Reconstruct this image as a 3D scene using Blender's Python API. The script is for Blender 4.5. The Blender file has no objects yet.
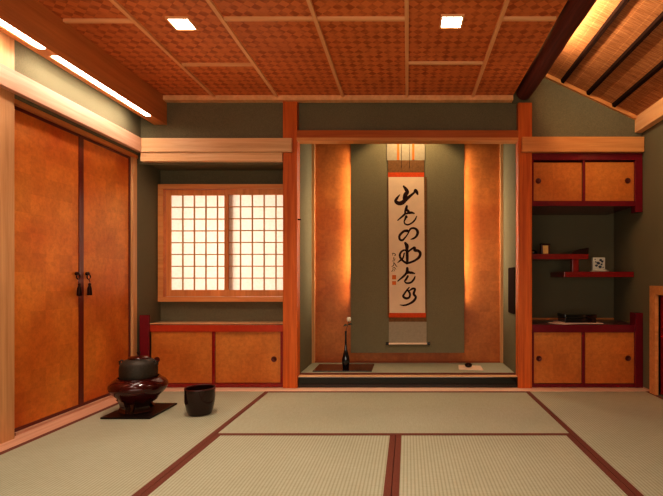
import bpy, bmesh, math, random
from mathutils import Vector, Matrix
random.seed(7)
PI = math.pi
S = bpy.context.scene
COL = S.collection
EYE = .827
F = 470.0

# ------------------------------------------------------------------ materials
def srgb(r, g, b):
    f = lambda c: (c/255/12.92) if c/255 <= .04045 else ((c/255+.055)/1.055)**2.4
    return (f(r), f(g), f(b), 1)

class NT:
    def __init__(s, name):
        s.m = bpy.data.materials.new(name); s.m.use_nodes = True
        s.t = s.m.node_tree; s.n = s.t.nodes; s.l = s.t.links
        s.b = s.n['Principled BSDF']
    def new(s, kind, **kw):
        x = s.n.new(kind)
        for k, v in kw.items(): setattr(x, k, v)
        return x
    def link(s, a, b): s.l.new(a, b)
    def coords(s, scale=(1,1,1), rot=(0,0,0), src='Object'):
        tc = s.new('ShaderNodeTexCoord'); mp = s.new('ShaderNodeMapping')
        s.link(tc.outputs[src], mp.inputs['Vector'])
        mp.inputs['Scale'].default_value = scale; mp.inputs['Rotation'].default_value = rot
        return mp.outputs['Vector']
    def noise(s, vec, scale, detail=4, rough=.55, dist=0):
        x = s.new('ShaderNodeTexNoise'); s.link(vec, x.inputs['Vector'])
        x.inputs['Scale'].default_value = scale; x.inputs['Detail'].default_value = detail
        x.inputs['Roughness'].default_value = rough; x.inputs['Distortion'].default_value = dist
        return x.outputs['Fac']
    def ramp(s, fac, stops):
        r = s.new('ShaderNodeValToRGB'); s.link(fac, r.inputs['Fac'])
        e = r.color_ramp.elements
        e[0].position, e[0].color = stops[0]; e[1].position, e[1].color = stops[-1]
        for p, c in stops[1:-1]:
            q = e.new(p); q.color = c
        return r.outputs['Color']
    def mix(s, a, b, fac, mode='MIX'):
        x = s.new('ShaderNodeMix', data_type='RGBA', blend_type=mode)
        for sock, v in ((x.inputs[0], fac), (x.inputs[6], a), (x.inputs[7], b)):
            if hasattr(v, 'links') or hasattr(v, 'is_output'): s.link(v, sock)
            else: sock.default_value = v
        return x.outputs[2]
    def bump(s, h, strength=.3, dist=.002):
        x = s.new('ShaderNodeBump'); s.link(h, x.inputs['Height'])
        x.inputs['Strength'].default_value = strength; x.inputs['Distance'].default_value = dist
        s.link(x.outputs['Normal'], s.b.inputs['Normal'])
    def base(s, c):
        if hasattr(c, 'is_output'): s.link(c, s.b.inputs['Base Color'])
        else: s.b.inputs['Base Color'].default_value = c
    def set(s, rough=None, metal=None, spec=None, coat=None):
        if rough is not None: s.b.inputs['Roughness'].default_value = rough
        if metal is not None: s.b.inputs['Metallic'].default_value = metal
        if spec is not None: s.b.inputs['Specular IOR Level'].default_value = spec
        if coat is not None:
            s.b.inputs['Coat Weight'].default_value = coat; s.b.inputs['Coat Roughness'].default_value = .05

def plain(name, c, rough=.5, metal=0, spec=.5, coat=0, var=.12, nscale=30):
    m = NT(name); v = m.coords()
    n = m.noise(v, nscale)
    d = tuple(x*(1-var) for x in c[:3])+(1,); h = tuple(min(1, x*(1+var)) for x in c[:3])+(1,)
    m.base(m.ramp(n, [(.3, d), (.7, h)])); m.set(rough, metal, spec, coat)
    return m.m

def wood(name, dark, light, axis='x', rough=.45, scale=1, spec=.3):
    m = NT(name)
    sc = {'x': (1.2, 28, 28), 'y': (28, 1.2, 28), 'z': (28, 28, 1.2)}[axis]
    v = m.coords(tuple(q*scale for q in sc))
    n = m.noise(v, 1.6, 5, .6, .6)
    n2 = m.noise(m.coords(tuple(q*.12*scale for q in sc)), 3, 3)
    c = m.ramp(n, [(.3, dark), (.7, light)])
    c = m.mix(c, m.ramp(n2, [(.3, (.8,.8,.8,1)), (.7, (1,1,1,1))]), 1.0, 'MULTIPLY')
    m.base(c); m.set(rough, 0, spec); m.bump(n, .15, .001)
    return m.m

def gold(name, a, b, sq=9.2, rough=.42):
    m = NT(name); v = m.coords()
    n1 = m.noise(v, 1.7, 3, .5, .3); n2 = m.noise(v, 38, 5, .7)
    w = m.coords((sq, sq, sq))
    sn = m.new('ShaderNodeVectorMath', operation='FLOOR'); m.link(w, sn.inputs[0])
    wn = m.new('ShaderNodeTexWhiteNoise', noise_dimensions='3D'); m.link(sn.outputs[0], wn.inputs['Vector'])
    c = m.ramp(n1, [(.3, a), (.7, b)])
    c = m.mix(c, m.ramp(wn.outputs['Value'], [(0, (.86,.84,.82,1)), (1, (1,1,1,1))]), 1.0, 'MULTIPLY')
    c = m.mix(c, m.ramp(n2, [(.3, (.78,.74,.7,1)), (.62, (1,1,1,1))]), 1.0, 'MULTIPLY')
    m.base(c); m.set(rough, .12, .4); m.bump(n2, .12, .001)
    return m.m

def emis(name, c, s):
    m = NT(name); m.base((.8,.75,.65,1))
    n = m.noise(m.coords(), 3); m.link(m.ramp(n, [(0, c), (1, c)]), m.b.inputs['Emission Color'])
    m.b.inputs['Emission Strength'].default_value = s
    return m.m

def plaster(name, c):
    m = NT(name); v = m.coords()
    n = m.noise(v, 160, 4, .7); n2 = m.noise(v, 1.5, 3)
    k = m.ramp(n, [(.3, tuple(x*.78 for x in c[:3])+(1,)), (.7, tuple(x*1.15 for x in c[:3])+(1,))])
    k = m.mix(k, m.ramp(n2, [(.3, (.88,.88,.88,1)), (.7, (1,1,1,1))]), 1.0, 'MULTIPLY')
    m.base(k); m.set(.92, 0, .1); m.bump(n, .3, .001)
    return m.m

def tatami(name, axis):
    m = NT(name)
    tc = m.coords()
    sep = m.new('ShaderNodeSeparateXYZ'); m.link(tc, sep.inputs[0])
    o = sep.outputs['X' if axis == 'y' else 'Y']          # ribs repeat across the mat and run along it
    mu = m.new('ShaderNodeMath', operation='MULTIPLY'); m.link(o, mu.inputs[0]); mu.inputs[1].default_value = 2*PI/.0155
    si = m.new('ShaderNodeMath', operation='SINE'); m.link(mu.outputs[0], si.inputs[0])
    ad = m.new('ShaderNodeMath', operation='MULTIPLY_ADD'); m.link(si.outputs[0], ad.inputs[0])
    ad.inputs[1].default_value = .5; ad.inputs[2].default_value = .5
    fine = m.noise(m.coords((18, 260, 10) if axis == 'y' else (260, 18, 10)), 1.4, 3, .6)
    big = m.noise(m.coords((1, 1, 1)), 2.2, 3)
    c = m.ramp(ad.outputs[0], [(0, srgb(158, 156, 132)), (.45, srgb(177, 175, 151)), (1, srgb(183, 181, 158))])
    c = m.mix(c, m.ramp(fine, [(.3, (.82,.82,.78,1)), (.7, (1.0,1,1,1))]), 1.0, 'MULTIPLY')
    c = m.mix(c, m.ramp(big, [(.3, (.93,.93,.9,1)), (.7, (1,1,1,1))]), 1.0, 'MULTIPLY')
    m.base(c); m.set(.62, 0, .3); m.bump(ad.outputs[0], .25, .0015)
    return m.m

def ajiro(name, a, b):
    m = NT(name)
    v = m.coords((1, 1, 1), (0, 0, PI/4))
    ck = m.new('ShaderNodeTexChecker'); m.link(v, ck.inputs['Vector']); ck.inputs['Scale'].default_value = 1/.042
    n = m.noise(m.coords((1,1,1)), 14, 3, .6); n2 = m.noise(m.coords(), 2.0, 3)
    f = m.new('ShaderNodeMath', operation='MULTIPLY'); m.link(ck.outputs['Fac'], f.inputs[0])
    r = m.ramp(n, [(.38, (.15,.15,.15,1)), (.6, (1,1,1,1))]); m.link(r, f.inputs[1])
    c = m.mix(b, a, f.outputs[0])
    c = m.mix(c, m.ramp(n2, [(.3, (.82,.78,.74,1)), (.7, (1,1,1,1))]), 1.0, 'MULTIPLY')
    m.base(c); m.set(.5, 0, .3); m.bump(ck.outputs['Fac'], .35, .003)
    return m.m

def reed(name):
    m = NT(name)
    n = m.noise(m.coords((7, 150, 7)), 1.2, 5, .7)
    tc = m.coords(); sep = m.new('ShaderNodeSeparateXYZ'); m.link(tc, sep.inputs[0])
    fr = m.new('ShaderNodeMath', operation='PINGPONG'); m.link(sep.outputs['X'], fr.inputs[0]); fr.inputs[1].default_value = .035
    c = m.ramp(n, [(.28, srgb(100, 54, 26)), (.5, srgb(200, 132, 80)), (.74, srgb(236, 182, 130))])
    line = m.ramp(fr.outputs[0], [(.0, (1.0,1,1,1)), (.003, (.75,.7,.65,1))])
    c = m.mix(c, line, 1.0, 'MULTIPLY')
    m.base(c); m.set(.65, 0, .25); m.bump(n, .7, .006)
    return m.m

M = {}
M['plaster'] = plaster('olive sand plaster', srgb(121, 113, 88))
M['post'] = wood('reddish cedar along z', srgb(190, 84, 26), srgb(228, 118, 46), 'z')
M['pale_x'] = wood('pale cedar along x', srgb(222, 168, 118), srgb(242, 196, 148), 'x')
M['pale_y'] = wood('pale cedar along y', srgb(206, 152, 122), srgb(226, 178, 148), 'y')
M['pale_z'] = wood('pale cedar along z', srgb(210, 150, 98), srgb(234, 178, 124), 'z')
M['pale_x_dim'] = wood('honey cedar along x', srgb(206, 134, 76), srgb(228, 162, 100), 'x')
M['sill'] = wood('pale sill', srgb(238, 190, 156), srgb(250, 216, 186), 'x')
M['win'] = wood('window cedar', srgb(230, 142, 80), srgb(244, 168, 104), 'x')
M['winz'] = wood('window cedar upright', srgb(228, 138, 76), srgb(242, 164, 100), 'z')
M['batten'] = wood('ceiling batten', srgb(246, 176, 118), srgb(255, 200, 146), 'y')
M['battenx'] = wood('ceiling batten cross', srgb(246, 176, 118), srgb(255, 200, 146), 'x')
M['boxbeam'] = wood('brown cedar beam', srgb(204, 126, 68), srgb(222, 146, 84), 'y', .5)
M['log'] = wood('dark log bark', srgb(78, 34, 24), srgb(120, 54, 38), 'y', .7, .5)
M['lintel'] = wood('amber lintel', srgb(170, 84, 34), srgb(192, 104, 46), 'x')
M['gold'] = gold('gold leaf door paper', srgb(202, 94, 26), srgb(244, 158, 66))
M['goldalc'] = gold('gold leaf alcove paper', srgb(178, 84, 30), srgb(212, 130, 62), 11)
M['goldpale'] = gold('dull gold leaf paper', srgb(206, 116, 44), srgb(226, 146, 70), 8)
M['lacq'] = plain('red lacquer', srgb(136, 20, 18), .22, 0, .5, .5, .08)
M['lacqdoor'] = plain('dark red door lacquer', srgb(96, 22, 12), .3, 0, .5, .3, .08)
M['black'] = plain('black lacquer', srgb(16, 13, 12), .12, 0, .5, .6, .05)
M['blackmat'] = plain('satin black lacquer', srgb(26, 17, 14), .38, 0, .3)
M['blackbat'] = plain('soot black bamboo', srgb(40, 22, 14), .9, 0, .05)
M['lacqp'] = plain('purple red lacquer', srgb(112, 16, 32), .25, 0, .4, .3, .08)
M['counter'] = plain('orange red lacquer', srgb(182, 58, 26), .25, 0, .5, .3, .08)
M['knob'] = plain('reddish bronze', srgb(92, 32, 20), .4, .3)
M['rim'] = plain('dark red rim', srgb(70, 20, 12), .3)
M['brownlac'] = plain('brown black lacquer', srgb(40, 16, 10), .14, 0, .4, .3, .1)
M['furo'] = plain('oxblood lacquer', srgb(62, 12, 8), .16, 0, .4, .4, .3, 8)
M['iron'] = plain('cast iron', srgb(58, 50, 40), .55, .35, .5, 0, .25, 90)
M['bronze'] = plain('dark bronze', srgb(52, 26, 18), .35, .8)
M['heri'] = plain('maroon border cloth', srgb(108, 60, 46), .8, 0, .2, 0, .15, 200)
M['tat_y'] = tatami('tatami rush lengthwise', 'y')
M['tat_x'] = tatami('tatami rush crosswise', 'x')
M['ajiro'] = ajiro('woven cedar ceiling', srgb(184, 92, 42), srgb(226, 132, 72))
M['reed'] = reed('reed ceiling')
M['panel'] = plaster('grey green panel', srgb(132, 122, 95))
M['paperw'] = plain('scroll paper', srgb(232, 200, 168), .8, 0, .1, 0, .04, 12)
M['silk'] = plain('pale mounting silk', srgb(160, 146, 124), .7, 0, .2, 0, .08, 60)
M['brocade'] = plain('brown brocade', srgb(120, 82, 48), .7, 0, .2, 0, .2, 60)
M['band'] = plain('vermilion brocade', srgb(206, 76, 28), .7, 0, .2, 0, .12, 80)
M['ink'] = plain('ink', srgb(48, 22, 14), .7, 0, .2)
M['seal'] = plain('seal red', srgb(214, 110, 50), .8, 0, .1)
M['white'] = plain('white ceramic', srgb(214, 210, 196), .25, 0, .5, .3, .04)
M['blue'] = plain('cobalt glaze', srgb(44, 58, 74), .3, 0, .5, .3)
M['cream'] = plain('cream paper', srgb(236, 204, 176), .8, 0, .1, 0, .03)
M['amber'] = plain('amber box', srgb(236, 196, 116), .5)
M['leaf'] = plain('dark leaf', srgb(34, 48, 20), .35)
M['petal'] = plain('white petal', srgb(240, 228, 206), .6)
M['stem'] = plain('brown stem', srgb(60, 40, 22), .7)
M['navy'] = plain('blue black glaze', srgb(14, 16, 22), .12, 0, .5, .6)
M['glow'] = emis('light diffuser', (1, .86, .74, 1), 24)
M['down'] = emis('downlight diffuser', (1, .88, .72, 1), 22)
M['strip'] = emis('warm led strip', (1, .84, .62, 1), 2.4)
M['cove'] = emis('cove led strip', (1, .74, .44, 1), 75)

def paper_mat():
    m = NT('backlit shoji paper')
    n = m.noise(m.coords((1,1,1)), 45, 4); c = m.ramp(n, [(.3, (.9,.86,.78,1)), (.7, (.97,.94,.88,1))])
    tr = m.new('ShaderNodeBsdfTranslucent'); m.link(c, tr.inputs['Color'])
    df = m.new('ShaderNodeBsdfDiffuse'); m.link(c, df.inputs['Color'])
    mx = m.new('ShaderNodeMixShader'); mx.inputs[0].default_value = .7
    m.link(df.outputs[0], mx.inputs[1]); m.link(tr.outputs[0], mx.inputs[2])
    m.link(mx.outputs[0], m.n['Material Output'].inputs['Surface'])
    return m.m
M['shoji'] = paper_mat()

# ------------------------------------------------------------------ helpers
def box(bm, x0, x1, y0, y1, z0, z1, bev=0):
    if bev:
        t = bmesh.new(); box(t, x0, x1, y0, y1, z0, z1)
        bmesh.ops.bevel(t, geom=t.edges[:], offset=bev, segments=2, profile=.7, affect='EDGES')
        me = bpy.data.meshes.new('t'); t.to_mesh(me); t.free(); bm.from_mesh(me); bpy.data.meshes.remove(me)
        return bm
    v = [bm.verts.new(p) for p in ((x0,y0,z0),(x1,y0,z0),(x1,y1,z0),(x0,y1,z0),(x0,y0,z1),(x1,y0,z1),(x1,y1,z1),(x0,y1,z1))]
    for f in ((3,2,1,0),(4,5,6,7),(0,1,5,4),(1,2,6,5),(2,3,7,6),(3,0,4,7)): bm.faces.new([v[i] for i in f])
    return bm
def B(*a, bev=0):
    return box(bmesh.new(), *a, bev=bev)
def lathe(prof, cx=0, cy=0, cz=0, seg=48, bm=None):
    bm = bm or bmesh.new(); rings = []
    for r, z in prof:
        if r < 1e-5: rings.append([bm.verts.new((cx, cy, cz+z))])
        else: rings.append([bm.verts.new((cx+r*math.cos(2*PI*i/seg), cy+r*math.sin(2*PI*i/seg), cz+z)) for i in range(seg)])
    for a, b in zip(rings, rings[1:]):
        for i in range(seg):
            j = (i+1) % seg
            if len(a) == 1 and len(b) == 1: continue
            if len(a) == 1: bm.faces.new([a[0], b[j], b[i]])
            elif len(b) == 1: bm.faces.new([a[i], a[j], b[0]])
            else: bm.faces.new([a[i], a[j], b[j], b[i]])
    bmesh.ops.recalc_face_normals(bm, faces=bm.faces[:])
    return bm
def tube(pts, rad, seg=10, bm=None, cap=True):
    bm = bm or bmesh.new(); rings = []; pts = [Vector(p) for p in pts]
    if not hasattr(rad, '__len__'): rad = [rad]*len(pts)
    for i, p in enumerate(pts):
        d = (pts[min(i+1, len(pts)-1)]-pts[max(i-1, 0)]).normalized()
        up = Vector((0,0,1)) if abs(d.z) < .9 else Vector((0,1,0))
        a = d.cross(up).normalized(); b = a.cross(d)
        rings.append([bm.verts.new(p+rad[i]*(a*math.cos(2*PI*k/seg)+b*math.sin(2*PI*k/seg))) for k in range(seg)])
    for a, b in zip(rings, rings[1:]):
        for k in range(seg): bm.faces.new([a[k], a[(k+1)%seg], b[(k+1)%seg], b[k]])
    if cap: bm.faces.new(rings[0]); bm.faces.new(rings[-1])
    bmesh.ops.recalc_face_normals(bm, faces=bm.faces[:])
    return bm
def prism(poly, y0, y1, bm=None):           # polygon in XZ extruded along Y
    bm = bm or bmesh.new()
    a = [bm.verts.new((x, y0, z)) for x, z in poly]; b = [bm.verts.new((x, y1, z)) for x, z in poly]
    bm.faces.new(a); bm.faces.new(b[::-1]); n = len(poly)
    for i in range(n): bm.faces.new([a[i], b[i], b[(i+1)%n], a[(i+1)%n]])
    bmesh.ops.recalc_face_normals(bm, faces=bm.faces[:])
    return bm
WORLD = {}
def obj(name, bm, mat, parent=None, smooth=False, origin=None):
    vs = [v.co for v in bm.verts]
    if origin is None:
        if parent is not None: origin = WORLD.get(parent.name, Vector((0,0,0)))
        else:
            origin = Vector(((min(v.x for v in vs)+max(v.x for v in vs))/2, (min(v.y for v in vs)+max(v.y for v in vs))/2, min(v.z for v in vs)))
    origin = Vector(origin)
    bmesh.ops.translate(bm, verts=bm.verts[:], vec=-origin)
    me = bpy.data.meshes.new(name); bm.to_mesh(me); bm.free()
    me.materials.append(M[mat] if isinstance(mat, str) else mat)
    if smooth:
        for p in me.polygons: p.use_smooth = True
        try: me.set_sharp_from_angle(angle=math.radians(40))
        except Exception: pass
    o = bpy.data.objects.new(name, me); COL.objects.link(o)
    if parent is not None:
        o.parent = parent; o.location = origin-WORLD[parent.name]
    else: o.location = origin
    WORLD[o.name] = origin
    return o
def tag(o, label, cat, group=None):
    o['label'] = label; o['category'] = cat
    if group: o['group'] = group
    return o
def thing(name, label, cat, loc, group=None):
    o = bpy.data.objects.new(name, None); COL.objects.link(o); o.location = loc; o.empty_display_size = .1
    WORLD[o.name] = Vector(loc); tag(o, label, cat, group); return o
def struct(name, bm, mat, parent=None, smooth=False):
    o = obj(name, bm, mat, parent, smooth, origin=(0,0,0) if parent is None else None)
    if parent is None: o['kind'] = 'structure'
    return o
def sroot(name):
    o = bpy.data.objects.new(name, None); COL.objects.link(o); WORLD[o.name] = Vector((0,0,0)); o['kind'] = 'structure'; return o
def dup(root, delta, label):
    r = root.copy(); COL.objects.link(r); r.location = root.location+Vector(delta); r['label'] = label
    WORLD[r.name] = Vector(r.location)
    for ch in list(root.children):
        c = ch.copy(); COL.objects.link(c); c.parent = r
        for g in ch.children:
            d = g.copy(); COL.objects.link(d); d.parent = c
    return r

# ------------------------------------------------------------------ room shell
XL, XR = -2.07, 1.80
YF = -1.2
slope = lambda x: 2.403-.4695*(x-1.067)
struct('floor', B(-2.2, 1.9, YF, 4.2, -.12, -.05), 'pale_y')
# left wall: doors between y 2.50 and 3.53
bm = B(-2.16, XL, YF, 2.32, -.05, 2.26)
box(bm, -2.16, XL+.02, 2.45, 3.612, 1.78, 2.26)
box(bm, -2.16, -2.13, 2.32, 3.60, -.05, 1.78)
struct('wall_left', bm, 'plaster')
struct('trim_1', B(-2.14, -2.048, 2.28, 2.45, 0, 2.222, bev=.003), 'pale_z')          # broad post left of the doors
struct('trim_2', B(-2.13, -2.068, 3.545, 3.595, 0, 1.755, bev=.002), 'pale_z')       # jamb at far end
struct('trim_3', B(-2.1, -2.014, YF, 3.58, 1.797, 1.902, bev=.003), 'pale_y')        # long rail over the doors
struct('trim_4', B(-2.13, -2.062, 2.45, 3.60, 1.756, 1.797), 'boxbeam')
struct('baseboard_left', B(-2.13, -1.954, YF, 3.60, -.05, .001, bev=.0008), 'pale_y')
struct('trim_5', B(-2.13, -2.075, 2.49, 3.515, .001, .016), 'pale_y')
# right wall with the low doorway y 2.62..3.37, z 0..0.72
bm = B(XR, 1.9, YF, 2.62, -.05, 2.2); box(bm, XR, 1.9, 3.37, 4.16, -.05, 2.2); box(bm, XR, 1.9, 2.62, 3.37, .72, 2.2)
struct('wall_right', bm, 'plaster')
struct('baseboard_right', B(1.796, 1.80, 3.45, 3.60, 0, .012), 'pale_y')
struct('wall_front', B(-2.2, 1.9, YF-.08, YF, -.05, 2.6), 'plaster')
# back wall pieces round the alcoves
struct('wall_back_left', B(-2.14, -.93, 3.61, 3.65, 1.72, 2.25), 'plaster')
struct('wall_back_center', B(-.86, .86, 3.63, 3.67, 1.89, 2.24), 'plaster')
struct('wall_back_right', prism([(.93, 1.79), (1.80, 1.79), (1.80, slope(1.8)+.03), (.79, slope(.79)+.03), (.79, 2.19), (.93, 2.19)], 3.61, 3.66), 'plaster')
# window alcove
struct('wall_alcove_side', B(-2.13, -2.07, 3.60, 3.98, -.05, 1.76), 'plaster')
bm = B(-2.07, -.86, 3.94, 3.99, -.05, .66); box(bm, -2.07, -.86, 3.94, 3.99, 1.61, 1.76); box(bm, -.91, -.86, 3.94, 3.99, .66, 1.61)
struct('wall_alcove_back', bm, 'plaster')
struct('ceiling_window_alcove', B(-2.07, -.90, 3.65, 3.98, 1.745, 1.78), 'plaster')
# scroll alcove
struct('wall_partition_left', B(-.90, -.841, 3.66, 4.19, 0, 2.5), 'plaster')
struct('wall_partition_right', B(.841, .90, 3.66, 4.19, 0, 2.5), 'plaster')
struct('wall_scroll_alcove', B(-.841, .841, 4.15, 4.2, -.05, 2.5), 'goldalc')
struct('ceiling_scroll_alcove', B(-.90, .90, 3.66, 4.2, 2.5, 2.54), 'plaster')
struct('floor_scroll_alcove', B(-.841, .841, 3.66, 4.15, -.05, .085), 'pale_x')
# shelf alcove
struct('wall_shelf_alcove', B(.90, 1.80, 4.10, 4.16, -.05, 1.85), 'plaster')
struct('ceiling_shelf_alcove', B(.90, 1.80, 3.65, 4.16, 1.80, 1.84), 'plaster')
# main sill in front of everything
struct('trim_6', B(-1.954, 1.796, 3.488, 3.605, -.05, .002, bev=.0008), 'sill')
# rails on the back wall
t = sroot('trim_7')
struct('upper_rail', B(-2.014, -.877, 3.556, 3.60, 1.797, 1.902, bev=.003), 'pale_x', t)
struct('lower_rail', B(-2.03, -.952, 3.57, 3.64, 1.730, 1.797, bev=.002), 'pale_x', t)
t = sroot('trim_8')
struct('upper_rail', B(-.842, .842, 3.575, 3.66, 1.908, 1.966, bev=.002), 'lintel', t)
struct('lower_rail', B(-.842, .842, 3.565, 3.66, 1.886, 1.908, bev=.002), 'pale_x_dim', t)
struct('trim_9', B(.868, 1.79, 3.55, 3.60, 1.797, 1.910, bev=.003), 'pale_x_dim')
struct('trim_10', B(-1.848, .800, 3.55, 3.612, 2.188, 2.224, bev=.002), 'batten')
for s in (-1, 1):
    struct('trim_11' if s < 0 else 'trim_12', B(min(s*.841, s*.815), max(s*.841, s*.815), 4.125, 4.15, .1, 2.4), 'pale_z')
struct('trim_13', B(-.815, .815, 4.135, 4.15, .1, .112), 'lintel')

# ceilings
t = sroot('ceiling')
struct('woven_panel', B(-2.2, .800, YF, 3.66, 2.223, 2.25), 'ajiro', t)
def batx(x, w=.022): struct('batten', B(x-w/2, x+w/2, YF, 3.56, 2.206, 2.226, bev=.002), 'batten', t)
for x in (-1.462, -.986, -.489, -.004, .494): batx(x)
xs = [-1.852, -1.462, -.986, -.489, -.004, .494, .800]
ys = [2.52, 3.03, 2.50, 2.50, 3.01, 2.50]
for i, y in enumerate(ys):
    for yy in (y, y-1.02, y-2.04):
        struct('batten', B(xs[i]+.011, xs[i+1]-.011, yy-.011, yy+.011, 2.208, 2.226, bev=.002), 'battenx', t)
# sloping reed ceiling
t = sroot('ceiling_slope')
struct('reed_mat', prism([(.79, slope(.79)), (1.82, slope(1.82)), (1.82, slope(1.82)+.03), (.79, slope(.79)+.03)], YF, 3.66), 'reed', t)
ang = math.atan(.4695)
for x in (.985, 1.181, 1.376, 1.571):
    struct('batten', prism([(x-.012, slope(x-.012)), (x+.012, slope(x+.012)), (x+.010, slope(x+.010)-.020), (x-.010, slope(x-.010)-.020)], YF, 3.6), 'blackbat', t)
struct('edge_strip', prism([(.93, slope(.93)), (1.80, slope(1.8)), (1.80, slope(1.8)-.03), (.93, slope(.93)-.03)], 3.585, 3.61), 'pale_x_dim', t)
struct('wall_ceiling_step', B(.790, .800, YF, 3.66, 2.25, 2.57), 'plaster')
struct('trim_14', B(1.745, 1.80, YF, 3.61, 1.955, 2.075, bev=.002), 'batten')        # wall plate under the slope

# boxed beam with light slots on the left
t = sroot('trim_15')
bm = B(-1.856, -1.848, YF, 3.61, 2.016, 2.223); box(bm, -1.946, -1.912, YF, 3.61, 2.018, 2.223)
box(bm, -1.912, -1.856, YF, 3.61, 2.045, 2.06)
for a, b in ((3.41, 3.61), (2.42, 2.50)): box(bm, -1.912, -1.856, a, b, 2.018, 2.045)
struct('beam_case', bm, 'boxbeam', t)
def lightstrip(y0, y1, label):
    k = thing('light_strip', label, 'ceiling light', (-1.884, (y0+y1)/2, 2.016), 'light strips along the left beam')
    obj('diffuser', B(-1.896, -1.862, y0+.004, y1-.004, 2.016, 2.0215), 'glow', k)
    obj('housing', B(-1.911, -1.857, y0, y1, 2.022, 2.0455), 'white', k)
lightstrip(2.50, 3.41, 'long glowing strip light under the left beam, nearer the window corner')
lightstrip(1.44, 2.42, 'glowing strip light under the left beam at the upper left edge of the photo')

# posts
p = obj('alcove_post', B(-.950, -.840, 3.58, 3.68, .002, 2.2, bev=.008), 'post')
tag(p, 'reddish cedar post between the paper window and the scroll alcove', 'post', 'alcove posts')
p = obj('alcove_post', B(.843, .950, 3.58, 3.68, .002, 2.18, bev=.008), 'post')
tag(p, 'reddish cedar post between the scroll alcove and the shelves, dark log on top', 'post', 'alcove posts')
tag(obj('wooden_peg', tube([(-.842, 3.60, 1.29), (-.815, 3.60, 1.29)], .006), 'bronze'), 'tiny dark peg on the inner side of the left alcove post', 'peg')
# log beam
pts = []; rad = []
for i in range(40):
    y = 3.57-i*.122
    pts.append((.884+.004*math.sin(i*.5), y, 2.248+.004*math.sin(i*.37+1)))
    rad.append(.058+.002*math.sin(i*.7)+.0015*math.sin(i*2.3)+.0007*min(i, 10))
tag(obj('log_beam', tube(pts, rad, 20), 'log', smooth=True), 'dark rough log beam between the flat woven ceiling and the sloping reed ceiling', 'beam')
# hidden cove light on top of the log
tag(obj('cove_light', B(.905, .93, 1.5, 3.1, 2.33, 2.345), 'cove'), 'hidden warm light line behind the dark log beam', 'cove light')

# ------------------------------------------------------------------ downlights
def downlight(x, y, label):
    k = thing('downlight', label, 'ceiling light', (x, y, 2.208), 'square ceiling downlights')
    h = .052; w = .010
    bm = B(x-h-w, x+h+w, y-h-w, y-h, 2.211, 2.2235); box(bm, x-h-w, x+h+w, y+h, y+h+w, 2.211, 2.2235)
    box(bm, x-h-w, x-h, y-h, y+h, 2.211, 2.2235); box(bm, x+h, x+h+w, y-h, y+h, 2.211, 2.2235)
    obj('frame', bm, 'battenx', k)
    obj('diffuser', B(x-h, x+h, y-h, y+h, 2.215, 2.2225), 'down', k)
downlight(-1.222, 2.548, 'square recessed downlight in the left part of the woven ceiling')
downlight(.237, 2.528, 'square recessed downlight in the right part of the woven ceiling')
for x, y in ((-1.2, 1.0), (.235, 1.0)):  # extra fill downlights, added out of view to brighten the room
    downlight(x, y, 'added square downlight out of view overhead, filling the room with light')

# ------------------------------------------------------------------ tatami
def mat(x0, x1, y0, y1, along, label):
    k = thing('tatami_mat', label, 'tatami mat', ((x0+x1)/2, (y0+y1)/2, -.05), 'tatami mats'); g = .0015; w = .029
    if along == 'y':
        obj('rush_cover', B(x0+g, x1-g, y0+g, y1-g, -.05, 0, bev=.001), 'tat_y', k)
        for a in (x0+g, x1-g-w): obj('cloth_border', B(a-.0002, a+w+.0002, y0+g, y1-g, -.049, .0012), 'heri', k)
    else:
        obj('rush_cover', B(x0+g, x1-g, y0+g, y1-g, -.05, 0, bev=.001), 'tat_x', k)
        for a in (y0+g, y1-g-w): obj('cloth_border', B(x0+g, x1-g, a-.0002, a+w+.0002, -.049, .0012), 'heri', k)
mat(-1.954, -1.026, 1.578, 3.488, 'y', 'tatami mat along the left doors carrying the tea brazier')
mat(-1.026, .875, 2.503, 3.488, 'x', 'wide tatami mat lying crosswise right in front of the scroll alcove')
mat(-1.026, -.063, .593, 2.503, 'y', 'front middle tatami mat, left of the central seam')
mat(-.063, .875, .593, 2.503, 'y', 'front middle tatami mat, right of the central seam')
mat(.875, 1.796, 1.578, 3.488, 'y', 'tatami mat along the right wall in front of the shelf cabinet')
struct('trim_16', B(-1.954, -1.026, YF, 1.578, -.05, 0), 'tat_y'); struct('trim_17', B(.875, 1.796, YF, 1.578, -.05, 0), 'tat_y')
struct('trim_18', B(-1.026, .875, YF, .593, -.05, 0), 'tat_x')

# ------------------------------------------------------------------ large closet doors on the left wall
def closet_door(name, y0, y1, side):
    k = sroot(name); xf = -2.088
    w = .022
    struct('panel', B(-2.112, xf-.004, y0+w*.5, y1-w*.5, .03, 1.745), 'gold', k)
    bm = B(-2.116, xf, y0, y0+w, .018, 1.755, bev=.002); box(bm, -2.116, xf, y1-w, y1, .018, 1.755, bev=.002)
    box(bm, -2.116, xf, y0+w, y1-w, .018, .036, bev=.002); box(bm, -2.116, xf, y0+w, y1-w, 1.737, 1.755, bev=.002)
    struct('frame', bm, 'lacqdoor', k)
    yc = y1-.048 if side < 0 else y0+.048
    ph = struct('pull', lathe([(0,-.012),(.010,-.010),(.014,0),(.010,.010),(0,.012)], xf+.006, yc, .868, 16), 'bronze', k, True)
    struct('ring', tube([(xf+.014, yc+.016*math.cos(a), .848+.016*math.sin(a)) for a in [i*PI/8 for i in range(17)]], .0035, 8), 'bronze', ph, True)
    struct('cord', tube([(xf+.016, yc, .832), (xf+.018, yc-.006*side*-1, .815), (xf+.018, yc+.0, .800)], .003, 8), 'lacqdoor', ph)
    struct('tassel', lathe([(0,0),(.006,0),(.009,-.008),(.007,-.016),(.012,-.03),(.015,-.075),(.013,-.078),(0,-.078)], xf+.02, yc, .806, 16), 'bronze', ph, True)
closet_door('door_1', 2.45, 3.01, -1)
closet_door('door_2', 3.01, 3.545, 1)
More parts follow.
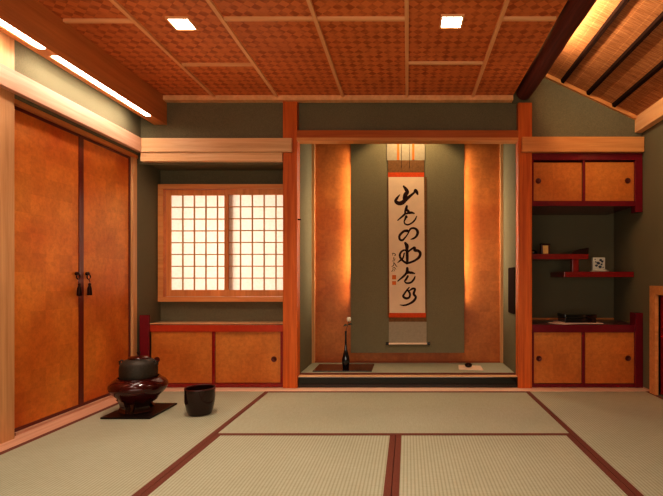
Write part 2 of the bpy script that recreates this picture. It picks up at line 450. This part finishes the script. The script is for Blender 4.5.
# low doorway in the right wall
k = sroot('door_3')
bm = B(1.775, 1.83, 3.37, 3.45, 0, .785, bev=.003); box(bm, 1.775, 1.83, 2.54, 2.62, 0, .785, bev=.003); box(bm, 1.775, 1.83, 2.62, 3.37, .72, .785, bev=.003)
struct('door_frame', bm, 'pale_x_dim', k)
bm = B(1.815, 1.84, 3.34, 3.37, .01, .72); box(bm, 1.815, 1.84, 2.62, 2.65, .01, .72); box(bm, 1.815, 1.84, 2.65, 3.34, .69, .72); box(bm, 1.815, 1.84, 2.65, 3.34, .01, .04)
struct('door_edge', bm, 'lacq', k)
struct('panel', B(1.825, 1.835, 2.65, 3.34, .04, .69), 'gold', k)

# ------------------------------------------------------------------ paper window
k = sroot('window_1')
bm = B(-2.065, -2.022, 3.885, 3.95, .647, 1.621, bev=.002); box(bm, -.935, -.892, 3.885, 3.95, .647, 1.621, bev=.002)
box(bm, -2.022, -.935, 3.885, 3.95, 1.583, 1.621, bev=.002); box(bm, -2.022, -.935, 3.885, 3.95, .647, .688, bev=.002)
struct('window_frame', bm, 'win', k)
def sash(x0, x1, px0, y, cw):
    rh = .0988; z0 = .744; z1 = z0+8*rh; px1 = px0+5*cw
    bm = B(x0, px0, y, y+.022, .690, 1.581, bev=.0015); box(bm, px1, x1, y, y+.022, .690, 1.581, bev=.0015)
    box(bm, px0, px1, y, y+.022, z1, 1.581, bev=.0015); box(bm, px0, px1, y, y+.022, .690, z0, bev=.0015)
    s = struct('sash', bm, 'winz', k)
    bm = bmesh.new()
    for i in range(1, 5): box(bm, px0+i*cw-.005, px0+i*cw+.005, y+.004, y+.014, z0, z1)
    for j in range(1, 8): box(bm, px0, px1, y+.0045, y+.0135, z0+j*rh-.0045, z0+j*rh+.0045)
    struct('lattice', bm, 'pale_z', s)
    struct('paper', B(px0, px1, y+.014, y+.0145, z0, z1), 'shoji', s)
sash(-2.018, -1.450, -1.977, 3.925, .0968)
sash(-1.520, -.940, -1.4865, 3.900, .0982)
struct('wall_outdoor_backing', B(-2.6, -.4, 4.45, 4.5, 0, 2.3), 'white')

# ------------------------------------------------------------------ cabinets
def cab_door(k, x0, x1, y, z0, z1, knob, mat='goldpale'):
    d = obj('door', B(x0, x1, y, y+.016, z0, z1, bev=.002), mat, k)
    if knob is not None:
        kx, kz = knob
        bm = lathe([(0,.004),(.012,.004),(.016,.007),(.020,.007),(.022,0),(0,0)], 0, 0, 0, 24)
        bmesh.ops.rotate(bm, verts=bm.verts[:], cent=(0,0,0), matrix=Matrix.Rotation(PI/2, 3, 'X'))
        bmesh.ops.translate(bm, verts=bm.verts[:], vec=(kx, y, kz))
        obj('door_pull', bm, 'knob', d, True)
# left low cabinet
k = thing('low_cabinet', 'low red-framed cabinet with two gold sliding doors under the paper window', 'cabinet', (-1.5, 3.6, .01), 'built-in cabinets')
obj('countertop', B(-2.045, -.952, 3.602, 3.70, .430, .480, bev=.003), 'counter', k)
obj('back_shelf', B(-2.068, -.90, 3.70, 3.938, .44, .4795, bev=.001), 'pale_x', k)
bm = B(-2.045, -.952, 3.606, 3.66, .004, .034, bev=.002); box(bm, -.975, -.952, 3.606, 3.66, .034, .43, bev=.002)
box(bm, -1.500, -1.478, 3.604, 3.65, .034, .43, bev=.002)
obj('frame', bm, 'lacq', k)
obj('end_post', B(-2.042, -1.972, 3.580, 3.601, .004, .560, bev=.004), 'lacqp', k)
cab_door(k, -1.970, -1.500, 3.612, .036, .428, (-1.925, .215))
cab_door(k, -1.478, -.977, 3.618, .036, .428, (-1.028, .218))
# right low cabinet
k = thing('low_cabinet', 'low red-framed cabinet with two gold doors, at the right below the staggered shelves', 'cabinet', (1.37, 3.6, .01), 'built-in cabinets')
obj('countertop', B(.952, 1.745, 3.602, 3.70, .425, .484, bev=.003), 'lacqp', k)
obj('back_shelf', B(.905, 1.795, 3.70, 4.095, .44, .4835, bev=.001), 'lacqdoor', k)
obj('back_strip', B(.905, 1.795, 4.085, 4.098, .4836, .497), 'pale_x_dim', k)
bm = B(.952, 1.743, 3.606, 3.66, .004, .030, bev=.002); box(bm, .952, .970, 3.606, 3.66, .030, .43, bev=.002)
box(bm, 1.338, 1.362, 3.604, 3.65, .030, .43, bev=.002)
obj('frame', bm, 'lacqp', k)
obj('end_post', B(1.740, 1.797, 3.585, 3.68, .004, .576, bev=.004), 'lacqp', k)
cab_door(k, .970, 1.340, 3.618, .032, .424, (1.012, .222))
cab_door(k, 1.360, 1.740, 3.612, .032, .424, (1.695, .226))
# upper cabinet
k = thing('upper_cabinet', 'small wall cabinet with two pale gold doors above the staggered shelves', 'cabinet', (1.37, 3.6, 1.35), 'built-in cabinets')
bm = B(.952, 1.797, 3.592, 4.09, 1.745, 1.796, bev=.002); box(bm, .952, 1.740, 3.592, 4.09, 1.392, 1.432, bev=.002)
box(bm, .952, .966, 3.60, 4.09, 1.432, 1.745); box(bm, 1.342, 1.362, 3.60, 3.66, 1.432, 1.745, bev=.002); box(bm, .966, 1.740, 4.07, 4.09, 1.432, 1.745)
obj('frame', bm, 'lacqp', k)
bm = B(1.740, 1.797, 3.590, 3.66, 1.345, 1.745, bev=.004); obj('end_post', bm, 'lacqp', k)
cab_door(k, .966, 1.346, 3.622, 1.434, 1.733, (1.008, 1.59))
cab_door(k, 1.358, 1.740, 3.612, 1.434, 1.733, (1.692, 1.59))

# staggered shelves
k = thing('staggered_shelf', 'pair of dark red lacquer shelves set at two heights in the right alcove', 'shelf', (1.37, 3.9, .86))
obj('upper_shelf', B(.905, 1.438, 3.73, 4.098, .992, 1.034, bev=.003), 'lacq', k)
obj('lower_shelf', B(1.245, 1.797, 3.73, 4.098, .850, .893, bev=.003), 'lacq', k)
obj('shelf_strut', B(1.313, 1.364, 3.74, 3.79, .893, .992, bev=.003), 'lacq', k)
obj('curved_edge', prism([(1.300,1.0345),(1.438,1.0345),(1.441,1.082),(1.425,1.083),(1.405,1.078),(1.360,1.070),(1.325,1.056)], 3.735, 4.09), 'brownlac', k)

# ------------------------------------------------------------------ scroll alcove contents
k = thing('alcove_sill', 'long black lacquer step along the front of the scroll alcove', 'step', (0, 3.63, 0))
obj('riser', B(-.838, .841, 3.60, 3.658, .004, .083, bev=.003), 'black', k)
obj('top_edge', B(-.838, .841, 3.60, 3.652, .083, .091, bev=.001), 'pale_x', k)
k = thing('alcove_mat', 'thin straw mat covering the raised floor of the scroll alcove', 'tatami mat', (0, 3.9, .086))
obj('rush_cover', B(-.838, .838, 3.66, 4.133, .0855, .1, bev=.001), 'tat_x', k)
obj('cloth_border', B(-.838, .838, 3.655, 3.678, .0857, .1012), 'heri', k)
tag(obj('center_panel', B(-.49, .49, 4.055, 4.09, .198, 2.499, bev=.003), 'panel'), 'tall grey-green plaster panel behind the hanging scroll', 'panel')
bm = bmesh.new()
for s in (-1, 1): pass
for s in (-1, 1):
    tag(obj('panel_light', B(min(s*.455, s*.47), max(s*.455, s*.47), 4.095, 4.11, .80, 1.80), 'strip'), 'warm vertical light line hidden behind the %s edge of the grey-green panel' % ('left' if s < 0 else 'right'), 'hidden light', 'panel edge lights')
    obj('mounting_rail', B(min(s*.455, s*.47), max(s*.455, s*.47), 4.09, 4.095, .7, 1.9), 'white', bpy.data.objects['panel_light' if s < 0 else 'panel_light.001'])
# flat dark plate, coloured as the shade inside an opening in the right side wall
bm = bmesh.new(); q = []
for cy, cz, a0 in ((3.88, .915, 0), (3.69, .915, 90), (3.69, .572, 180), (3.88, .572, 270)):
    for i in range(6):
        a = math.radians(a0+i*18); q.append((cy+.012*math.cos(a), cz+.012*math.sin(a)))
a = [bm.verts.new((.841, y, z)) for y, z in q]; b = [bm.verts.new((.834, y, z)) for y, z in q]
bm.faces.new(a); bm.faces.new(b)
for i in range(len(q)): bm.faces.new([a[i], a[(i+1)%len(q)], b[(i+1)%len(q)], b[i]])
bmesh.ops.recalc_face_normals(bm, faces=bm.faces[:])
tag(obj('opening_shade', bm, 'blackbat'), 'tall dark brown rounded plate standing in for the shade of an opening in the right side wall of the scroll alcove', 'plate')

# hanging scroll
YS = 4.050; KS = YS/F
sx = lambda px: (px-407.5)*KS
sz = lambda py: EYE-(py-280)*KS
k = thing('hanging_scroll', 'long hanging calligraphy scroll with six large brushed characters', 'scroll', (0, YS, .27))
def sheet(name, x0, x1, y0, y1, mat, dy=0, par=None):
    return obj(name, B(sx(x0), sx(x1), YS-.004-dy, YS-.002, sz(y1), sz(y0)), mat, par or k)
sheet('upper_silk', 386.8, 424.8, 118, 160.4, 'silk')
sheet('upper_brocade', 388, 424.2, 160.4, 172.6, 'brocade')
sheet('upper_band', 388, 424.2, 172.6, 177.2, 'band', .0006)
sheet('side_brocade', 387.6, 426.6, 177.2, 317.6, 'brocade')
sheet('upper_hem', 388, 424.6, 113, 118, 'brocade', .001)
bm = bmesh.new()
v = [bm.verts.new(p) for p in ((sx(388.4), YS-.0055, sz(177.2)), (sx(424), YS-.0055, sz(177.2)), (sx(425.3), YS-.0055, sz(312.9)), (sx(389.4), YS-.0055, sz(312.9)))]
bm.faces.new(v); paper = obj('paper', bm, 'paperw', k)
sheet('lower_band', 389, 425.8, 312.9, 317.4, 'band', .002)
sheet('lower_brocade', 389, 426.6, 317.4, 321.7, 'brocade')
sheet('lower_silk', 388.8, 426.6, 321.7, 343, 'silk')
obj('roller', tube([(sx(388.8), YS-.010, sz(343.6)), (sx(427), YS-.010, sz(343.6))], .0085, 16), 'cream', k, True)
for a, b in ((386, 388.8), (427, 429.8)):
    obj('roller_knob', tube([(sx(a), YS-.010, sz(343.6)), (sx(b), YS-.010, sz(343.6))], .012, 16), 'black', k, True)
for x in (398.2, 413.2): 
    obj('hanging_tape', B(sx(x)-.009, sx(x)+.009, YS-.0075, YS-.0055, sz(160), sz(118)), 'seal', k)
for x in (401.2, 409.2):
    obj('wind_cord', tube([(sx(x), YS-.009, sz(118)), (sx(x+.3), YS-.009, sz(168))], .0016, 6), 'ink', k)
obj('hanging_cord', tube([(sx(392), YS-.004, sz(113)), (sx(406), YS-.004, sz(97)), (sx(420), YS-.004, sz(113))], .002, 6), 'ink', k)
# brush strokes: (x, y, width) in units of 1/11.27 photo pixel from a crop origin
def stroke(bm, pts, ox, oy, depth):
    P = [Vector((ox+x/11.27, oy+y/11.27, w/11.27/2)) for x, y, w in pts]
    P = [P[0]*2-P[1]]+P+[P[-1]*2-P[-2]]; out = []
    for i in range(1, len(P)-2):
        for q in range(7):
            t = q/7; a, b, c, d = P[i-1], P[i], P[i+1], P[i+2]
            out.append(.5*((2*b)+(-a+c)*t+(2*a-5*b+4*c-d)*t*t+(-a+3*b-3*c+d)*t**3))
    out.append(P[-2])
    L = []; R_ = []
    for i, p in enumerate(out):
        d = out[min(i+1, len(out)-1)]-out[max(i-1, 0)]; n = Vector((-d.y, d.x)); n.normalize()
        r = max(.12, p.z)
        L.append(bm.verts.new((sx(p.x+n.x*r), depth, sz(p.y+n.y*r)))); R_.append(bm.verts.new((sx(p.x-n.x*r), depth, sz(p.y-n.y*r))))
    for i in range(len(out)-1):
        try: bm.faces.new([L[i], L[i+1], R_[i+1], R_[i]])
        except Exception: pass
    for p in (out[0], out[-1]):
        r = max(.12, p.z); bm.faces.new([bm.verts.new((sx(p.x+r*math.cos(a*PI/5)), depth, sz(p.y+r*math.sin(a*PI/5)))) for a in range(10)])
chars = [
 (384,178,[[(222,95,14),(245,125,32),(262,160,36),(242,190,42),(235,230,44)],
           [(178,190,6),(150,225,22),(132,260,30),(160,285,38),(205,280,42),(250,240,36),(300,200,26),(340,165,20),(352,138,26),(368,158,30),(378,182,20)]]),
 (384,178,[[(258,318,20),(250,345,26),(240,375,20),(236,405,16),(205,435,14),(155,478,8)],
           [(250,352,16),(272,375,26),(282,392,26),(312,392,18),(340,400,10)],
           [(236,405,12),(262,400,14),(285,396,14)],
           [(250,432,16),(240,462,14),(228,490,10),(236,516,11),(268,528,12),(310,510,12),(348,474,12),(368,432,7)],
           [(242,455,12),(262,440,9)]]),
 (384,218,[[(262,145,28),(225,150,18),(185,185,18),(172,215,22),(182,245,22),(208,250,16),(235,225,12),(265,185,9),(295,128,14),(330,115,20),(365,130,24),(380,165,27),(365,205,22),(335,230,14),(305,240,8)]]),
 (384,240,[[(240,35,18),(258,68,36),(258,110,28),(262,180,28),(262,262,18)],
           [(262,130,10),(235,115,12),(205,125,14),(180,160,16),(185,200,16),(220,240,20),(258,262,24)],
           [(228,150,10),(215,200,12),(190,225,14),(155,255,5)],
           [(262,140,14),(300,110,14),(343,85,22),(348,115,30),(385,122,26),(408,150,28),(395,195,26),(350,230,16),(300,252,16),(262,262,20)]]),
 (384,268,[[(262,2,24),(262,30,28),(250,60,22),(222,92,16),(155,148,8)],
           [(262,32,16),(285,50,24),(315,54,18),(345,62,9)],
           [(250,62,12),(275,56,12)],
           [(268,92,16),(258,112,20),(246,132,16),(232,148,10),(256,170,13),(305,162,14),(338,125,14),(350,95,8)]]),
 (384,268,[[(285,218,8),(262,245,12),(230,290,14),(217,320,16),(250,342,18),(285,330,20),(292,290,20),(272,255,14)],
           [(290,252,10),(325,232,16),(350,240,20),(335,290,18),(358,330,22),(330,375,18),(280,405,15),(230,420,13),(180,416,5)]]),
]
for ox, oy, ss in chars:
    bm = bmesh.new()
    for i, s_ in enumerate(ss): stroke(bm, [(x, y, w*(1.5 if w < 20 else 1.15)) for x, y, w in s_], ox, oy, YS-.0060-.0001*i)
    obj('brushed_character', bm, 'ink', paper)
bm = bmesh.new()
for s_ in ([(92,150,7),(115,152,8),(132,168,7),(118,178,6)], [(100,160,6),(96,172,6)], [(112,195,7),(110,218,8),(128,214,6)], [(95,238,6),(120,232,7)],
           [(112,250,7),(108,285,8),(88,300,6)], [(120,262,7),(135,290,8),(148,300,6)], [(96,318,6),(118,312,7),(134,330,7)], [(104,330,6),(88,356,7)], [(120,334,6),(112,352,6)]):
    stroke(bm, s_, 384, 240, YS-.0062)
obj('signature', bm, 'ink', paper)
for y0, y1 in ((80, 128), (148, 190)):
    x0, x1 = 384+92/11.27, 384+136/11.27
    bm = bmesh.new(); a, b = 268+y0/11.27, 268+y1/11.27
    bm.faces.new([bm.verts.new(p) for p in ((sx(x0), YS-.0062, sz(a)), (sx(x1), YS-.0062, sz(a)), (sx(x1), YS-.0062, sz(b)), (sx(x0), YS-.0062, sz(b)))])
    obj('red_seal', bm, 'seal', paper)

# tray, vase, flower
tag(obj('vase_board', B(-.752, -.283, 3.72, 4.02, .1012, .1085, bev=.002), 'brownlac'), 'thin dark red lacquer board under the slender vase', 'board')
vx, vy, vz = -.503, 3.83, .1086
k = thing('flower_vase', 'slender black long-necked vase standing on the dark board', 'vase', (vx, vy, vz))
obj('body', lathe([(0,0),(.022,0),(.026,.004),(.029,.03),(.031,.06),(.029,.085),(.020,.12),(.012,.15),(.0085,.19),(.0072,.25),(.0075,.288),(.0095,.302),(.0065,.302),(.005,.26),(0,.25)], vx, vy, vz, 36), 'navy', k, True)
k = thing('camellia', 'single white camellia bud with dark leaves standing in the slender vase', 'flower', (vx, vy, vz+.29))
obj('stem', tube([(vx, vy, vz+.262), (vx+.004, vy, vz+.32), (vx+.018, vy-.002, vz+.355), (vx+.026, vy-.004, vz+.385)], .0022, 6), 'stem', k)
def leafm(c, d, up, L, W):
    bm = bmesh.new(); c, d, up = Vector(c), Vector(d).normalized(), Vector(up); s = d.cross(up).normalized(); n = 9; a = []; m_ = []; b = []
    for i in range(n):
        t = i/(n-1); w = W*math.sin(PI*min(1, t**.8))*.5+.0002; p = c+d*L*t+up*(.15*L*math.sin(PI*t))
        a.append(bm.verts.new(p+s*w+up*w*.3)); m_.append(bm.verts.new(p)); b.append(bm.verts.new(p-s*w+up*w*.3))
    for i in range(n-1):
        bm.faces.new([a[i], a[i+1], m_[i+1], m_[i]]); bm.faces.new([m_[i], m_[i+1], b[i+1], b[i]])
    return bm
obj('leaf', leafm((vx+.016, vy, vz+.35), (-.9, -.1, -.25), (0, -.7, .7), .04, .022), 'leaf', k)
obj('leaf', leafm((vx+.018, vy, vz+.352), (.9, -.3, .1), (0, -.7, .7), .042, .022), 'leaf', k)
bm = bmesh.new()
for j in range(6):
    t = bmesh.new(); bmesh.ops.create_icosphere(t, subdivisions=2, radius=.017)
    a = j*PI/3
    for v in t.verts: v.co = Vector((v.co.x*.85, v.co.y*.55, v.co.z*1.05))
    bmesh.ops.rotate(t, verts=t.verts[:], cent=(0,0,0), matrix=Matrix.Rotation(a, 3, 'Z'))
    bmesh.ops.translate(t, verts=t.verts[:], vec=(vx+.026-.008*math.sin(a), vy-.004+.008*math.cos(a), vz+.398+.002*(j%2)))
    me = bpy.data.meshes.new('t'); t.to_mesh(me); t.free(); bm.from_mesh(me); bpy.data.meshes.remove(me)
obj('blossom', bm, 'petal', k, True)

# paper with incense case
bm = bmesh.new()
v = [bm.verts.new(p) for p in ((.415, 3.80, .1015), (.607, 3.765, .1015), (.612, 3.94, .1015), (.430, 3.97, .1015))]
f = bm.faces.new(v); r = bmesh.ops.extrude_face_region(bm, geom=[f]); bmesh.ops.translate(bm, verts=[e for e in r['geom'] if isinstance(e, bmesh.types.BMVert)], vec=(0,0,.008))
bmesh.ops.recalc_face_normals(bm, faces=bm.faces[:])
tag(obj('folded_paper', bm, 'cream'), 'folded sheets of white paper on the alcove floor right of the scroll', 'paper')
k = thing('incense_container', 'small round dark brown incense container resting on the folded white paper', 'container', (.502, 3.87, .1096))
obj('body', lathe([(0,0),(.016,0),(.026,.006),(.030,.015),(.029,.019),(0,.019)], .502, 3.87, .1096, 28), 'brownlac', k, True)
obj('lid', lathe([(0,.019),(.030,.019),(.029,.024),(.020,.033),(.008,.037),(0,.0375)], .502, 3.87, .1096, 28), 'bronze', k, True)

# ------------------------------------------------------------------ things on the shelves
k = thing('ceramic_ornament', 'white ceramic square plaque with dark blue painting on a low stand, on lower shelf', 'ornament', (1.57, 3.86, .893))
bm = lathe([(0,0),(.072,0),(.076,.006),(.064,.014),(.05,.022),(0,.022)], 1.575, 3.86, .8932, 30); obj('stand', bm, 'white', k, True)
pl = obj('plaque', B(1.516, 1.618, 3.845, 3.875, .908, 1.012, bev=.008), 'white', k, True)
bm = bmesh.new()
for cx_, cz_, r_ in ((1.58, .99, .012), (1.594, .978, .012), (1.56, .965, .015), (1.588, .955, .010), (1.54, .975, .007), (1.545, .945, .012), (1.575, .935, .014), (1.6, .93, .006), (1.535, .996, .006)):
    n = 9; bm.faces.new([bm.verts.new((cx_+r_*(1+.3*math.sin(3*i+cx_*90))*math.cos(2*PI*i/n), 3.8442, cz_+.8*r_*math.sin(2*PI*i/n))) for i in range(n)])
obj('painting', bm, 'blue', pl)
k = thing('tea_box', 'small amber box with dark lacquer edges on the upper shelf', 'box', (1.12, 3.86, 1.035))
obj('case', B(1.098, 1.166, 3.85, 3.90, 1.0345, 1.118, bev=.003), 'lacqdoor', k)
obj('front_panel', B(1.108, 1.152, 3.846, 3.851, 1.042, 1.110, bev=.001), 'amber', k)
obj('lid', B(1.094, 1.170, 3.845, 3.904, 1.118, 1.127, bev=.002), 'black', k)
tag(obj('dark_jar', lathe([(0,0),(.026,0),(.032,.008),(.032,.026),(.024,.036),(.012,.042),(0,.044)], 1.04, 3.90, 1.0345, 28), 'black', smooth=True), 'small dark round jar at the left end of the upper shelf', 'jar')
k = thing('writing_box', 'flat black lacquer writing box on the right low cabinet', 'box', (1.29, 3.8, .49))
obj('case', B(1.225, 1.466, 3.65, 3.83, .4935, .530, bev=.004), 'black', k)
obj('lid', B(1.221, 1.470, 3.646, 3.834, .531, .560, bev=.006), 'black', k)
bm = B(-.165, .165, -.10, .10, 0, .006)
bmesh.ops.translate(bm, verts=bm.verts[:], vec=(1.345, 3.722, .4889)); bmesh.ops.rotate(bm, verts=bm.verts[:], cent=(1.345, 3.722, 0), matrix=Matrix.Rotation(-.04, 3, 'Z'))
tag(obj('paper_sheet', bm, 'cream'), 'white paper lying flat beneath the black writing box', 'paper', 'papers under the writing box')
bm = B(-.085, .085, -.085, .085, 0, .0042)
bmesh.ops.translate(bm, verts=bm.verts[:], vec=(1.235, 3.715, .4845)); bmesh.ops.rotate(bm, verts=bm.verts[:], cent=(1.235, 3.715, 0), matrix=Matrix.Rotation(.5, 3, 'Z'))
tag(obj('paper_sheet', bm, 'cream'), 'angled white paper sticking out left of the black writing box', 'paper', 'papers under the writing box')

# ------------------------------------------------------------------ tea brazier, kettle, water bucket
bm = B(-1.822, -1.528, 2.787, 3.118, .0015, .012, bev=.002)
tag(obj('brazier_board', bm, 'blackmat'), 'square black lacquer board on the tatami beneath the brazier', 'board')
cx, cy = -1.690, 2.955; bz = .0121
k = thing('tea_brazier', 'glossy dark red round tea brazier on three feet holding the iron kettle', 'brazier', (cx, cy, bz))
obj('body', lathe([(0,.055),(.06,.052),(.095,.055),(.108,.066),(.120,.088),(.146,.112),(.164,.138),(.168,.152),(.165,.167),(.152,.184),(.134,.196),(.124,.200),(.122,.208),(.114,.208),(.112,.196),(.108,.150),(0,.145)], cx, cy, bz, 64), 'furo', k, True)
for a in (-125, -48, 92):
    bm = bmesh.new(); n = 7; prev = None; a_ = math.radians(a)
    for i in range(n):
        t = i/(n-1); z = .078*(1-t); r = .100-.022*math.sin(PI*t*.8)+.006*t; w = .056-.014*math.sin(PI*t)*.9; th = .014
        ring = []
        for dr, dw in ((-th, -w), (th, -w*.9), (th, w*.9), (-th, w)):
            ring.append(bm.verts.new((cx+(r+dr)*math.cos(a_)-dw*math.sin(a_), cy+(r+dr)*math.sin(a_)+dw*math.cos(a_), bz+z)))
        if prev:
            for j in range(4): bm.faces.new([prev[j], prev[(j+1)%4], ring[(j+1)%4], ring[j]])
        else: bm.faces.new(ring)
        prev = ring
    bm.faces.new(prev[::-1]); bmesh.ops.recalc_face_normals(bm, faces=bm.faces[:])
    bmesh.ops.bevel(bm, geom=bm.edges[:], offset=.002, segments=1, affect='EDGES')
    obj('leg', bm, 'brownlac', k)
kz = bz
k = thing('iron_kettle', 'dark grey cast iron kettle with a lid, sitting in the red brazier', 'kettle', (cx, cy, kz+.19))
obj('body', lathe([(0,.165),(.08,.168),(.096,.182),(.104,.205),(.108,.225),(.108,.262),(.104,.288),(.094,.304),(.080,.314),(.066,.319),(.062,.321),(.057,.320),(.055,.312),(0,.31)], cx, cy, kz, 64), 'iron', k, True)
ld = obj('lid', lathe([(0,.318),(.060,.3225),(.060,.328),(.05,.335),(.02,.340),(0,.341)], cx, cy, kz, 40), 'furo', k, True)
obj('lid_knob', lathe([(0,.340),(.006,.341),(.005,.350),(.011,.355),(.011,.361),(.006,.366),(0,.367)], cx, cy, kz, 20), 'bronze', ld, True)
for s in (-1, 1):
    bm = tube([(cx+s*(.100), cy, kz+.280), (cx+s*.117, cy, kz+.288), (cx+s*.120, cy, kz+.301), (cx+s*.108, cy, kz+.310), (cx+s*.092, cy, kz+.303)], [.007,.008,.007,.006,.005], 10)
    obj('ring_lug', bm, 'iron', k, True)
bx_, by_ = -1.283, 2.905
k = thing('waste_water_bucket', 'small glossy brown-black round bucket with red rim on tatami beside the brazier', 'bucket', (bx_, by_, .001))
bm = lathe([(0,.004),(.060,.0),(.068,.003),(.078,.03),(.087,.08),(.089,.11),(.0885,.157),(.0835,.157),(.084,.11),(.079,.06),(.070,.012),(0,.010)], bx_, by_, .001, 56)
obj('body', bm, 'brownlac', k, True)
obj('rim', lathe([(.0885,.156),(.0905,.158),(.0898,.163),(.087,.164),(.083,.161),(.0832,.156)], bx_, by_, .001, 56), 'rim', k, True)

# ------------------------------------------------------------------ lamps
def area(name, loc, rot, sx_, sy_, power, col, spread=180):
    l = bpy.data.lights.new(name, 'AREA'); l.shape = 'RECTANGLE'; l.size = sx_; l.size_y = sy_; l.energy = power; l.color = col; l.spread = math.radians(spread)
    o = bpy.data.objects.new(name, l); o.location = loc; o.rotation_euler = rot; COL.objects.link(o); return o
area('window_daylight', (-1.48, 4.42, 1.1), (-PI/2, 0, 0), 1.5, 1.3, 16, (1, .85, .76))
def spot(name, loc, target, power, size, blend, col, r=.02):
    l = bpy.data.lights.new(name, 'SPOT'); l.energy = power; l.spot_size = math.radians(size); l.spot_blend = blend; l.color = col; l.shadow_soft_size = r
    o = bpy.data.objects.new(name, l); o.location = loc; d = Vector(target)-Vector(loc); o.rotation_euler = d.to_track_quat('-Z', 'Y').to_euler(); COL.objects.link(o); return o
for y_ in (2.96, 1.91): area('wall_wash', (-1.952, y_, 2.03), (0, math.radians(35), 0), .014, .92, 2.2, (1, .88, .74))
for s in (-1, 1): area('edge_wash', (s*.478, 4.118, 1.35), (0, s*-PI/2, 0), 1.0, .02, 1.0, (1, .86, .66))
for s in (-1, 1): area('side_wash', (s*.486, 4.116, 1.3), (PI/2, 0, -s*(PI/2+.5)), .012, 1.35, 3.0, (1, .88, .68))
area('cove_wash', (.93, 2.3, 2.35), (PI, math.radians(60), 0), .03, 1.7, 8, (1, .84, .68))
spot('scroll_spot', (0, 3.80, 2.28), (0, 4.0, 1.2), 22, 108, .35, (1, .72, .40))
for i, (x, y) in enumerate(((-1.222, 2.548), (.237, 2.528), (-1.2, 1.0), (.235, 1.0))):  # last two spots belong to the added fill downlights out of view
    spot('ceiling_spot', (x, y, 2.20), (x, y, 0), 56, 104, .75, (1, .86, .70), .06)
w = bpy.data.worlds.new('w'); S.world = w; w.use_nodes = True
w.node_tree.nodes['Background'].inputs['Color'].default_value = (1, .8, .6, 1); w.node_tree.nodes['Background'].inputs['Strength'].default_value = .3

area('camera_fill', (-.2, -1.1, 1.0), (PI/2+.25, 0, 0), 3.4, 1.6, 48, (1, .88, .74))  # added soft fill from behind the camera, no real fixture there
# ------------------------------------------------------------------ camera
cam = bpy.data.cameras.new('camera'); co = bpy.data.objects.new('camera', cam); COL.objects.link(co)
co.location = (0, 0, EYE); co.rotation_euler = (PI/2, 0, 0)
cam.sensor_width = 36; cam.lens = 36*F/663; cam.shift_x = -76/663; cam.shift_y = 32/663; cam.clip_start = .02
S.camera = co
S.view_settings.view_transform = 'Standard'; S.view_settings.look = 'Medium High Contrast'; S.view_settings.exposure = .1
S.cycles.max_bounces = 8; S.cycles.diffuse_bounces = 5; S.cycles.use_denoising = True; S.cycles.sample_clamp_indirect = 6
